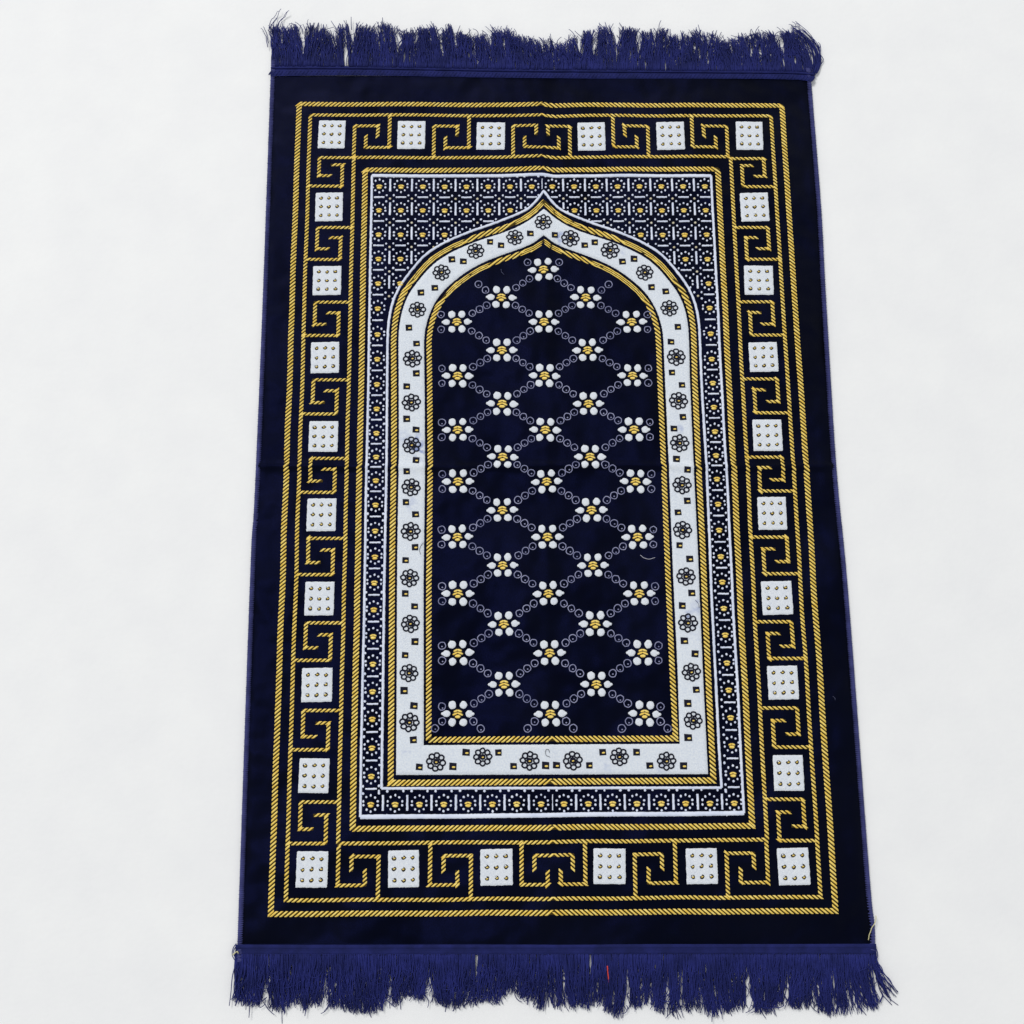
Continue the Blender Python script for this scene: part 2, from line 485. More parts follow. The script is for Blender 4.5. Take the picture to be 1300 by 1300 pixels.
for i, (x, y) in enumerate(allb):
    if i < 4: o = protos[i]
    else:
        o = protos[i % 4].copy(); COL.objects.link(o); o.parent = key
    X, Y = P(x, y)
    o.data = pm[i % 4].copy(); drape(o, X, Y, -PHI + U(-.02, .02), U(.97, 1.03), 0, U(.97, 1.02))

# ------------------------------------------------------------------ key meander
def lin(a, b, t): return (a[0] + (b[0] - a[0]) * t, a[1] + (b[1] - a[1]) * t)
def side_pt(side, frac): return even(side, 200)[max(0, min(200, round(frac * 200)))]
def cross_h(side, X):   # plan y of a horizontal side at plan x
    for a, b in zip(side, side[1:]):
        if (a[0] - X) * (b[0] - X) <= 0 and a[0] != b[0]: return a[1] + (b[1] - a[1]) * (X - a[0]) / (b[0] - a[0])
    e = side[0] if abs(side[0][0] - X) < abs(side[-1][0] - X) else side[-1]
    return e[1]
def cross_v(side, Y):
    for a, b in zip(side, side[1:]):
        if (a[1] - Y) * (b[1] - Y) <= 0 and a[1] != b[1]: return a[0] + (b[0] - a[0]) * (Y - a[1]) / (b[1] - a[1])
    e = side[0] if abs(side[0][1] - Y) < abs(side[-1][1] - Y) else side[-1]
    return e[0]
def mirror(s, m): return 1 - s if m else s
def cell_h(b0, b1, so, si, m, first=None):
    a, b = P(*b0), P(*b1)
    def pt(s, t):
        X = a[0] + (b[0] - a[0]) * mirror(s, m)
        yo, yi = cross_h(so, X), cross_h(si, X)
        return (X, yo + (yi - yo) * t)
    mb = MB()
    for line in ([(.285, .985), (.285, .255), (.582, .255), (.576, .51)], [(.725, .015), (.725, .765), (.43, .765), (.43, .50)]):
        pl = [pt(*q) for q in line]
        for i in range(3): rope(mb, extend([pl[i], pl[i + 1]], .0010 if i else 0, .0010 if i < 2 else 0), W_THIN * (.82 if abs(pl[i][0] - pl[i + 1][0]) > abs(pl[i][1] - pl[i + 1][1]) else .98))
    mb.build('key_motif', [GOLD, GOLDB], key)
def cell_v(b0, b1, so, si, m, sA=.285, sB=.718):
    a, b = P(*b0), P(*b1)
    def pt(s, t):
        Y = a[1] + (b[1] - a[1]) * s
        xo, xi = cross_v(so, Y), cross_v(si, Y)
        return (xo + (xi - xo) * t, Y)
    mb = MB()
    for line in ([(sA, .985), (sA, .235), (.575, .235), (.575, .50)], [(sB, .015), (sB, .75), (.424, .75), (.424, .49)]):
        pl = [pt(*q) for q in line]
        for i in range(3): rope(mb, extend([pl[i], pl[i + 1]], .0010 if i else 0, .0010 if i < 2 else 0), W_THIN * (.82 if abs(pl[i][0] - pl[i + 1][0]) > abs(pl[i][1] - pl[i + 1][1]) else .98))
    mb.build('key_motif', [GOLD, GOLDB], key)
def cell_mid(b0, b1, so, si):
    a, b = P(*b0), P(*b1)
    def pt(s, t):
        X = a[0] + (b[0] - a[0]) * s
        yo, yi = cross_h(so, X), cross_h(si, X)
        return (X, yo + (yi - yo) * t)
    mb = MB()
    for line in ([(.222, .985), (.222, .25), (.452, .25), (.452, .50)], [(.785, .985), (.785, .25), (.568, .25), (.568, .50)],
                 [(.336, .50), (.336, .765), (.675, .765), (.675, .50)]):
        pl = [pt(*q) for q in line]
        for i in range(3): rope(mb, extend([pl[i], pl[i + 1]], .0010 if i else 0, .0010 if i < 2 else 0), W_THIN * (.82 if abs(pl[i][0] - pl[i + 1][0]) > abs(pl[i][1] - pl[i + 1][1]) else .98))
    mb.build('key_motif', [GOLD, GOLDB], key)
rev = lambda s: s[::-1]
for i in range(5):
    if i == 2:
        cell_mid(TOPB[2], TOPB[3], FR_KO[0], FR_KI[0]); cell_mid(BOTB[2], BOTB[3], FR_KO[2], FR_KI[2])
    else:
        cell_h(TOPB[i], TOPB[i + 1], FR_KO[0], FR_KI[0], i > 2); cell_h(BOTB[i], BOTB[i + 1], FR_KO[2], FR_KI[2], i > 2)
for i in range(9):
    a, c = .285, .718
    if i == 0: a = .325
    if i == 8: c = .727
    cell_v(LEFB[i], LEFB[i + 1], FR_KO[3], FR_KI[3], False, a, c)
    cell_v(RIGB[i], RIGB[i + 1], FR_KO[1], FR_KI[1], True, a, c)

# ------------------------------------------------------------------ arch outlines (plan polylines, left foot -> apex -> right foot)
AXP = 690.3
def arch(half, left, right, apex_smooth=False):
    l = [(AXP - d, y) for d, y in half]; r = [(AXP + d, y) for d, y in half]
    ls = spline(l, 6); rs = spline(r, 6)
    lf = PP(left)[::-1]; rt = PP(right)
    return lf + PP(ls[::-1]) + PP(rs[1:]) + rt
A_WHITE = arch([(0, 242.5), (9, 254.3), (20.5, 265.2), (36, 273), (51, 279), (66.6, 285), (81, 289.8), (93, 294), (104, 298.4), (116, 303.4), (127.5, 309), (139, 315.6), (147, 321.2), (155, 328.4), (164, 338.6), (172, 348.6), (179.5, 359), (185, 368.4), (189.7, 378.8), (193.5, 391), (196, 404), (197.5, 417), (198.3, 436)],
               [(491.3, 506), (490.6, 600), (487.8, 740), (484.4, 1001)], [(890.8, 490), (897, 594), (901.3, 698), (903.2, 752), (912.5, 946), (916, 1000)])
A_GOLD = arch([(0, 256.3), (9, 265.4), (20.5, 274.2), (32, 281), (43.5, 286.4), (55, 290.8), (67, 294.7), (79, 298.6), (91, 302.9), (104, 308.1), (116, 313.6), (127.5, 319.8), (139, 327.4), (150.5, 337.8), (161, 349.8), (168.8, 359.8), (175.8, 370), (180.7, 380), (184.4, 390), (187, 400), (188.7, 409.8), (189.9, 421), (190.6, 436)],
              [(500, 477), (500.2, 570), (498, 700), (496, 994)], [(882, 483), (886.8, 594), (892.3, 698.5), (894.7, 760), (900, 881.6), (905.8, 990.8)])
A_INN = arch([(0, 306.5), (9, 313), (20.5, 318.6), (32, 323), (43.5, 327), (55, 331.2), (68, 336.3), (81, 342.4), (93, 349.4), (104.5, 357.6), (116, 367.2), (124, 375.6), (130, 383.6), (135, 392.4), (139, 401.6), (142, 411), (144.3, 421.5), (145.6, 436)],
             [(545.4, 477), (546.3, 590), (544.6, 740), (544.3, 939)], [(837.6, 483), (842.2, 588), (847.7, 729), (853.2, 849), (857.4, 937.4)])

# ------------------------------------------------------------------ spandrel: white frame, tiles of dots and bars
ROWL = [237, 267.2, 298.2, 329, 360.2, 392, 424.8, 456, 487.8, 519, 549.8, 580, 610, 641, 674, 707, 740, 774, 808, 843, 878, 913, 949.5, 985.5, 1021.3]
ROWR = [236.8, 267, 298, 329, 360, 391, 423.7, 456, 486.5, 517, 548, 578.3, 608.3, 640, 673, 706.5, 738.8, 772.3, 806, 841.5, 876, 911, 946.5, 983, 1019.6]
COLL = [(237, 481.6), (456, 479), (707, 476), (808, 473.8), (950, 472.2), (1022, 470.7)]
COLR = [(237, 894.8), (329, 898.3), (456, 903.5), (548, 907.6), (673, 912.9), (738, 917), (842, 922.8), (911, 927.4), (1020, 932.3)]
def interp(tab, y):
    for a, b in zip(tab, tab[1:]):
        if y <= b[0]: return a[1] + (b[1] - a[1]) * max(0, (y - a[0])) / (b[0] - a[0])
    return tab[-1][1]
colf = [i / 14.94 for i in range(8)] + [(i - .06) / 14.94 for i in range(8, 16)]
colf = [c / colf[-1] for c in colf]
def tile_c(c, r):
    xl, xr = interp(COLL, ROWL[r]), interp(COLR, ROWR[r])
    return P(xl + (xr - xl) * colf[c], ROWL[r] + (ROWR[r] - ROWL[r]) * colf[c])
def inside(p, poly):
    x, y = p; k = False; j = len(poly) - 1
    for i in range(len(poly)):
        a, b = poly[i], poly[j]
        if (a[1] > y) != (b[1] > y) and x < (b[0] - a[0]) * (y - a[1]) / (b[1] - a[1]) + a[0]: k = not k
        j = i
    return k
BUD_IN = offset(A_WHITE, .0012); ARCH_IN = offset(A_WHITE, .0016)      # outwards of the white outline: nothing is woven inside it
S0, T0 = sx(240), sy(240)
mb = MB()
# white frame lines
WF = frame((472.3, 223), (902.6, 223.4), (944.6, 1032.2), (457.4, 1037.2), .8)
ribbon(mb, WF[0], 4.6 * S0, .0009, 0); ribbon(mb, WF[1], 3.2 * S0, .0009, 0); ribbon(mb, WF[2], 6 * sx(1035), .0009, 0); ribbon(mb, WF[3], 3.2 * S0, .0009, 0)
ribbon(mb, resample(A_WHITE, .002), 3.3 * S0, .0009, 0, jit=.00025)
foot = [A_WHITE[0], A_WHITE[-1]]
ribbon(mb, [(foot[0][0], foot[0][1]), (foot[1][0], foot[1][1])], 3.2 * S0, .0009, 0)
white_lines = mb
sp = white_lines.build('spandrel', [PALE], rug)
mb = MB()
def free(p): return not inside(p, ARCH_IN) and p[0] > xlim(WF[3], p[1]) and p[0] < xlim(WF[1], p[1])
def xlim(side, Y): return cross_v(side, Y)
def dot(c, dx, dy, r=1.45):
    ox, oy = rot(dx * S0, -dy * T0); p = (c[0] + ox + U(-.0003, .0003), c[1] + oy + U(-.0003, .0003))
    if free(p): dome(mb, p, r * S0 * U(.85, 1.12), r * T0 * U(.85, 1.12), .0007, 0, n=7, jit=.12)
def bar(c, dx, dy, vertical, L, w):
    ox, oy = rot(dx * S0, -dy * T0); m = (c[0] + ox, c[1] + oy)
    d = rot(0, 1) if vertical else rot(1, 0)
    n = 6; run = []
    for i in range(n + 1):
        q = (i / n - .5) * L * (T0 if vertical else S0)
        p = (m[0] + d[0] * q, m[1] + d[1] * q)
        if free(p): run.append(p)
        elif run: break
    if len(run) > 2: ribbon(mb, [run[0], run[-1]], w * S0, .0009, 0, jit=.00022)
def chevron(mb, c, rx, ry, n, z=0.0, gi=1, bi=2, flat=None):
    """gold bud of stacked arched stitches over a dark ground"""
    zz = zf(*c) if flat is None else flat
    dome(mb, c, rx * 1.16, ry * 1.16, .0004, bi, n=10, z0=zz)
    dome(mb, (c[0], c[1] - (.40 if n == 1 else .58) * ry), rx * (.80 if n == 1 else .6), ry * (.46 if n == 1 else .32), .0010, gi, n=9, z0=zz + .0003, jit=.08)
    for k in range(n):
        yy = (.42 if n == 1 else (.62, .06)[k]) * ry
        ww = rx * (.92 if n == 1 else (.80, 1.0)[k])
        for sg in (-1, 1):
            an = -sg * .40
            p = (c[0] + sg * ww * .46, c[1] + yy - .10 * ry)
            stitch(mb, p, (math.cos(an), math.sin(an)), ww * 1.16, ry * (.56 if n == 1 else .42), .0010, gi, zb=zz + .0004)
for r in range(25):
    for c in range(16):
        ring = c in (0, 15) or r == 24 or r <= 6
        if not ring: continue
        C0 = tile_c(c, r)
        if not inside(C0, BUD_IN): chevron(mb, C0, 4.2 * S0, 3.7 * T0, 1)
        for (dx, dy) in ((0, -9), (-5, -7.2), (4.8, -7), (-8.3, -3.2), (8, -3.2), (-8.3, 1), (8, 1), (-4.9, 5), (4.8, 5), (0, 7.2)): dot(C0, dx, dy)
        if c < 15 and not (c in (0, 14) and 5 <= r < 24):
            C1 = tile_c(c + 1, r); m = ((C0[0] + C1[0]) / 2, (C0[1] + C1[1]) / 2)
            thin = .45 if c == 7 else 1
            bar(m, 0, -1.6, True, 16, 2.7 * thin)
            if r == 24 or r == 0:
                for q in (-4.6, 4.6):
                    if r == 24: dot(m, q, 11.5, 1.6); dot(m, q, -13.5, 1.6)
                    else: dot(m, q, -13.2, 1.8)
            if r < 24:
                D0, D1 = tile_c(c, r + 1), tile_c(c + 1, r + 1)
                k = ((C0[0] + C1[0] + D0[0] + D1[0]) / 4, (C0[1] + C1[1] + D0[1] + D1[1]) / 4)
                ox, oy = rot(0, -.3 * T0); kp = (k[0] + ox, k[1] + oy)
                if free(kp) and c != 7: dome(mb, kp, 1.7 * S0, 1.5 * T0, .0008, 3, n=7)
                for q in ((-4.6, -4), (4.6, -4), (-4.6, 3.6), (4.6, 3.6)): dot(k, *q)
        if r < 24:
            D0 = tile_c(c, r + 1); m = ((C0[0] + D0[0]) / 2, (C0[1] + D0[1]) / 2)
            bar(m, 0, -1.5, False, 13.2, 2.2)
            if c == 0 or (c == 15):
                e = -1 if c == 0 else 1
                dot(m, e * 9.2, -4.4, 1.6); dot(m, e * 9.2, 3.2, 1.6)
                if r > 6: dot(m, -e * 9.0, -4.4, 1.6); dot(m, -e * 9.0, 3.2, 1.6)
mb.build('dotted_lattice', [PALE, GOLD, INK, STRAW], sp)

# ------------------------------------------------------------------ white arch band between two gold ropes
og = A_GOLD + [A_GOLD[0]]; ig = A_INN + [A_INN[0]]
mb = MB()
rope(mb, A_GOLD, .0067, pn=.0036); rope(mb, even([A_GOLD[-1], A_GOLD[0]], 10), .0068)
rope(mb, A_INN, .0065, pn=.0036); rope(mb, even([A_INN[-1], A_INN[0]], 10), .0068)
band_gold = mb
# band sheet
out_l = offset(A_GOLD, -.0056); inn_l = offset(A_INN, .0060)
# trim the feet to the corners of the band
def band_strip(mb, A, B, n, k=7, h=.0008, caps=False):
    A, B = even(A, n), even(B, n); vs = []
    for i in range(n + 1):
        ja, jb = (U(-.00022, .00022), U(-.00022, .00022)) if 0 < i < n else (0, 0)
        w = math.hypot(B[i][0] - A[i][0], B[i][1] - A[i][1])
        for j in range(k + 1):
            t = [0, .03, .15, .35, .65, .85, .97, 1][j]
            t2 = t + (ja / w if j < 2 else 0) + (jb / w if j > k - 2 else 0)
            X, Y = A[i][0] + (B[i][0] - A[i][0]) * t2, A[i][1] + (B[i][1] - A[i][1]) * t2
            vs.append((X, Y, zf(X, Y) + (-.0003 if j in (0, k) else h + U(-.00006, .00006))))
    fs = [(i * (k + 1) + j, i * (k + 1) + j + 1, (i + 1) * (k + 1) + j + 1, (i + 1) * (k + 1) + j) for i in range(n) for j in range(k)]
    mb.add(vs, fs, 0)
oc = PP([(502.6, 984.2), (899.2, 983)]); ic = PP([(538.2, 945.8), (862.6, 944)])
nl = len(PP([(0, 0)] * 1))
def split_at_apex(path):
    k = max(range(len(path)), key=lambda i: path[i][1]); return path[:k + 1], path[k:]
oL, oR = split_at_apex(out_l)
APEX = P(AXP, 265.6)        # the white band comes to a point here
def to_axis(path):          # run a half outline cleanly up to that point
    sgn = 1 if path[0][0] < APEX[0] else -1
    return [p for p in path if (APEX[0] - p[0]) * sgn > .0012 and p[1] < APEX[1] - .0012] + [APEX]
oL = to_axis(oL); oR = to_axis(oR[::-1])[::-1]
iL, iR = split_at_apex(inn_l)
oL[0] = oc[0]; oR[-1] = oc[1]; iL[0] = ic[0]; iR[-1] = ic[1]
def part_spring(path, Ys):   # (straight leg, curved head), leg first at the foot
    k = next(i for i, p in enumerate(path) if p[1] > Ys); return path[:k + 1], path[k:]
YS = P(690, 440)[1]
a1, a2 = part_spring(oL, YS); b1, b2 = part_spring(iL, YS)
c1, c2 = part_spring(oR[::-1], YS); d1, d2 = part_spring(iR[::-1], YS)
mb = MB()
band_strip(mb, a1, b1, 420); band_strip(mb, a2, b2, 260); band_strip(mb, d1, c1, 420); band_strip(mb, d2, c2, 260)
band_strip(mb, [ic[0], ic[1]], [oc[0], oc[1]], 340)
mb.v = mb.v
bandv = mb
band = bandv.build('arch_band', [WBAND], rug)
band_gold.build('arch_rope', [GOLD, GOLDB], band)

ROS = [(689.6, 282.7), (653.5, 302), (724, 302.8), (603.8, 319.2), (774.4, 318.2), (560.5, 346.4), (818.3, 346.4),
       (530, 393.6), (523.6, 455.6), (522.2, 511.1), (522.7, 565.3), (522.0, 618.7), (521.3, 674.8), (520.1, 734), (521, 792), (519.3, 854.4), (519.7, 917),
       (849.5, 391.7), (858.2, 453.8), (861.2, 509.2), (862.5, 563), (865.5, 616.3), (866.2, 673), (870.8, 732), (873.2, 791), (877.4, 853.4), (879.7, 914.5),
       (553.7, 967.2), (612.8, 961), (672.2, 965.8), (727.1, 965.6), (786.3, 960.7), (846, 966.2)]
S1, T1 = sx(565), sy(565)
def rosette_mesh():
    mb = MB()
    for k in range(8):
        a = k * math.pi / 4 + U(-.05, .05)
        c = (math.cos(a) * 8.1 * S1, math.sin(a) * 7.5 * T1)
        loop(mb, c, 3.2 * S1, 2.9 * T1, 2.0 * S1, .0005, 0, n=11, z0=.0010, jit=.10)
    dome(mb, (0, 0), 4.2 * S1, 3.8 * T1, .0004, 0, n=9, z0=.0011, jit=.15)
    stitch(mb, (.3 * S1, -.3 * T1), (1, .1), 3.4 * S1, 2.1 * T1, .0008, 1, zb=.0012)
    return mb.build('rosette', [INK, GOLD], band)
rp_ = [rosette_mesh() for _ in range(4)]
pm = [p.data.copy() for p in rp_]
for i, (x, y) in enumerate(ROS):
    o = rp_[i] if i < 4 else rp_[i % 4].copy()
    if i >= 4: COL.objects.link(o); o.parent = band
    X, Y = P(x, y); o.data = pm[i % 4].copy(); drape(o, X, Y, U(-.12, .12), U(.95, 1.04), .0003)
SQ = [(673.3, 297), (622.2, 307.5), (636, 312), (573.7, 329.7), (588.3, 332.4), (534.5, 371.8), (552, 366), (519.2, 416.4), (528.9, 436.6), (528.6, 474), (516.3, 490.7), (516.3, 531.9), (528.3, 545.8),
      (528.3, 584.3), (516.3, 598.8), (515.4, 637.7), (527.7, 653.2), (527.1, 694.7), (514.9, 711.4), (514.6, 753.6), (526.5, 770.1), (526.9, 814.4), (514.3, 831.8), (513, 876.7), (525.6, 896.1), (524.9, 939.1),
      (532.3, 973.7), (575, 973), (591.8, 955.2), (632.8, 955.2), (651.9, 972.7), (692.6, 971.7), (706.5, 971.5), (748.2, 971.4), (765, 954.9), (808, 954.9), (825, 972), (867.7, 972),
      (878, 753), (866, 769), (868.7, 813.7), (882.2, 829.9), (883.5, 875.7), (872.9, 892.9), (873.5, 936.5), (827, 364.8), (844.9, 370.4), (860.3, 415.4), (851.7, 434.5), (852.9, 473.2), (865.5, 489.2),
      (866.8, 529.8), (855.4, 544.6), (858.5, 583), (872.3, 597), (872.3, 636), (860.6, 650.8), (862.5, 692.3), (875.4, 709.8), (704.3, 298.7), (742.3, 311.6), (755, 307.8), (790, 332.4), (804.8, 328.9)]
def square_mesh():
    mb = MB(); w, h = 8.6 * S1, 7.9 * T1
    j = lambda: U(-.0003, .0003)
    b = [(-w / 2 + j(), -h / 2 + j(), 0), (w / 2 + j(), -h / 2 + j(), 0), (w / 2 + j(), h / 2 + j(), 0), (-w / 2 + j(), h / 2 + j(), 0)]
    t = [(x * .82, y * .82, .0005) for x, y, _ in b]
    mb.add(b + t, [(4, 5, 6, 7)] + [(k, (k + 1) % 4, 4 + (k + 1) % 4, 4 + k) for k in range(4)], 0)
    stitch(mb, (1.0 * S1, -.7 * T1), (1, .06), 4.2 * S1, 2.3 * T1, .0008, 1, zb=.0005)
    return mb.build('woven_square', [INK, GOLD], band)
sq_ = [square_mesh() for _ in range(4)]
pm = [p.data.copy() for p in sq_]
for i, (x, y) in enumerate(SQ):
    o = sq_[i] if i < 4 else sq_[i % 4].copy()
    if i >= 4: COL.objects.link(o); o.parent = band
    X, Y = P(x, y); o.data = pm[i % 4].copy(); drape(o, X, Y, U(-.08, .08), U(.92, 1.05), .0010)

# ------------------------------------------------------------------ niche field: lattice of rings and flowers
FLW = {}
def row(r, ys, xs):
    for k, x in xs.items(): FLW[(k, r)] = (x, ys)
row(0, 342.4, {0: 689.8})
row(1, 377.6, {-1: 636.5, 1: 743.7})
row(2, 408.8, {-2: 580, 0: 690.6, 2: 802})
row(3, 444.4, {-1: 637.2, 1: 746})
row(4, 477, {-2: 581, 0: 691.4, 2: 803})
row(5, 512.4, {-1: 637.6, 1: 747.2})
row(6, 545.6, {-2: 581, 0: 692.3, 2: 804.8})
row(7, 580, {-1: 638.3, 1: 749.2})
row(8, 611.4, {-2: 581.5, 0: 694, 2: 806.8})
row(9, 647.6, {-1: 637.8, 1: 750.9})
row(10, 681.8, {-2: 580.7, 0: 695, 2: 809.4})
row(11, 717.8, {-1: 638.2, 1: 752.9})
row(12, 753.6, {-2: 581.4, 0: 696.2, 2: 811.6})
row(13, 792.2, {-1: 639.6, 1: 755.7})
row(14, 829, {-2: 581.2, 0: 697.8, 2: 816})
row(15, 868.7, {-1: 640, 1: 757.2})
row(16, 906.2, {-2: 581.2, 0: 698.8, 2: 818.4})
S2, T2 = sx(440), sy(440)
ARCH_FLD = offset(A_INN, -.0042)
mb = MB(); vs = []; fs = []                       # the panel of navy pile inside the arch
pl, pr = split_at_apex(A_INN)
yt, yb = pl[-1][1] - .0006, P(700, 938)[1]; nr, nc = 330, 90
for j_ in range(nr + 1):
    Y = yb + (yt - yb) * j_ / nr
    xl, xr = at_y(pl, Y), at_y(pr, Y)
    for i_ in range(nc + 1):
        X = xl + (xr - xl) * i_ / nc; vs.append((X, Y, zf(X, Y) + .0003))
fs = [(a * (nc + 1) + b, a * (nc + 1) + b + 1, (a + 1) * (nc + 1) + b + 1, (a + 1) * (nc + 1) + b) for a in range(nr) for b in range(nc)]
mb.add(vs, fs); lat = mb.build('niche_field', [PILE], rug)
def ring(mb, p):
    if inside(p, ARCH_FLD) and p[1] > P(690, 931)[1]:
        k = U(.93, 1.05); z = zf(*p) + .0005
        loop(mb, p, 4.4 * S2 * k, 4.2 * T2 * k, 1.15 * S2, .0006, 0, n=13, lift=.0006, jit=.07)
        dome(mb, (p[0] + U(0, .8) * S2, p[1] - U(.8, 1.8) * T2), 1.1 * S2, .9 * T2, .0006, 0, n=6, z0=z)
def chain(pts):
    mb = MB()
    for p in pts: ring(mb, P(*p))
    if mb.v: mb.build('ring_chain', [RING], lat)
for (k, r), (x, y) in FLW.items():
    edge = []
    for dk in (-1, 1):
        q = FLW.get((k + dk, r + 1))
        if q: chain([(x + (q[0] - x) * t, y + (q[1] - y) * t) for t in (.33, .49, .65)])
        elif r < 16 and abs(k + dk) > 2: edge.append((x + dk * 20, y + 9.6))
        elif r == 16: chain([(x + dk * 20, y + 9.6), (x + dk * 29, y + 18.6)])
        if not FLW.get((k + dk, r - 1)) and (abs(k + dk) > 2 or r < 3):
            if r == 1: chain([(x + dk * 20, y - 9.2), (x + dk * 29, y - 16.5)])
            elif abs(k + dk) > 2: edge.append((x + dk * 20, y - 9.2))
            else: chain([(x + dk * 20, y - 9.2)])
    if edge: chain(edge)
def flower_mesh():
    mb = MB()
    for dx, dy, rx, ry in ((-6.6, 9.8, 4.7, 4.8), (6.6, 9.8, 4.7, 4.8), (-6.6, -9.4, 4.7, 4.6), (6.6, -9.4, 4.7, 4.6), (-13.6, 0, 4.8, 4.0), (13.6, 0, 4.8, 4.0)):
        dome(mb, (dx * S2, dy * T2), rx * S2 * U(.95, 1.04), ry * T2 * U(.95, 1.04), .0006, 0, n=13, z0=0.0001, jit=.08)
        if abs(dx) > 10: stitch(mb, ((dx + math.copysign(3.6, dx)) * S2, dy * T2), (1, 0), 5.2 * S2, 3.6 * T2, .0009, 0, zb=0)
    chevron(mb, (0, 0), 6.2 * S2, 5.7 * T2, 2, gi=1, bi=2, flat=0)
    return mb.build('flower', [WHITE, GOLD, INK], lat)
fp = [flower_mesh() for _ in range(5)]
pm = [p.data.copy() for p in fp]
for i, ((k, r), (x, y)) in enumerate(FLW.items()):
    o = fp[i] if i < 5 else fp[(i * 3 + r) % 5].copy()
    if i >= 5: COL.objects.link(o); o.parent = lat
    X, Y = P(x, y); o.data = pm[(i * 3 + r) % 5].copy(); drape(o, X, Y, -PHI + U(-.05, .05), U(.96, 1.03), .0004)

# ------------------------------------------------------------------ woven end bands and fringes
def band_end(pts_in, pts_out, seam, ribs, name='end_band'):
    mb = MB(); A, B = even(spline(PP(pts_in), 8), 260), even(spline(PP(pts_out), 8), 260); vs = []; K = 14
    for i in range(261):
        for j in range(K + 1):
            t = j / K
            X, Y = A[i][0] + (B[i][0] - A[i][0]) * t, A[i][1] + (B[i][1] - A[i][1]) * t
            z = .0062 * (1 - t) + .0036 * t + .0007 * math.sin(math.pi * min(1, t * 2.4)) + ribs * .0004 * math.cos(t * 26) + .0003 * noise.noise((X * 120, Y * 120, 2))
            if j == 0 or j == K: z -= .0012
            vs.append((X, Y, z))
    fs = [(i * (K + 1) + j, i * (K + 1) + j + 1, (i + 1) * (K + 1) + j + 1, (i + 1) * (K + 1) + j) for i in range(260) for j in range(K)]
    if (A[-1][0] - A[0][0]) * (B[0][1] - A[0][1]) < 0: pass
    else: fs = [f[::-1] for f in fs]
    mb.add(vs, fs, 0)
    return mb, A, B
TB_IN = [(343.3, 97), (440, 96), (560, 97.5), (640, 99), (760, 100), (880, 100), (1000, 101), (1031, 104)]
TB_OUT = [(344.5, 82), (440, 82.5), (560, 84.5), (640, 86), (760, 87), (880, 88), (1000, 89), (1037, 91)]
mb, A, B = band_end(TB_IN, TB_OUT, 0, 1)
for p, q in zip(even(A, 150), even(B, 150)):       # slanted overcast stitches along the pile side
    c = lin(p, q, .25); stitch(mb, (c[0] + U(-.0003, .0003), c[1]), (math.cos(1.0), math.sin(1.0)), U(.006, .0075), .0023, .0010, 0, zb=.0064 + U(-.0003, .0002))
ribbon_pts = [lin(p, q, .72) for p, q in zip(A, B)]
tube(mb, [(p[0], p[1], .0050) for p in ribbon_pts], .0013, .0013, 6)
mb.build('end_band', [BAND], rug)
BB_IN = [(299.5, 1199), (420, 1199.3), (560, 1199), (690, 1199), (820, 1198.5), (960, 1198.5), (1112, 1198)]
BB_OUT = [(298, 1213.5), (420, 1213.5), (560, 1213), (690, 1213), (820, 1212.5), (960, 1212.5), (1112.5, 1212.5)]
mb, A, B = band_end(BB_IN, BB_OUT, 0, .4)
SEAM = mat('dark_seam_thread', (.005, .007, .04), .8, .2)
for p, q in zip(even(A, 230), even(B, 230)):
    c = lin(p, q, .93); stitch(mb, c, (1, U(-.1, .1)), .0022, .0011, .0007, 1 if R() < .8 else 0, zb=.0040)
mb.build('end_band', [BAND, SEAM], rug)

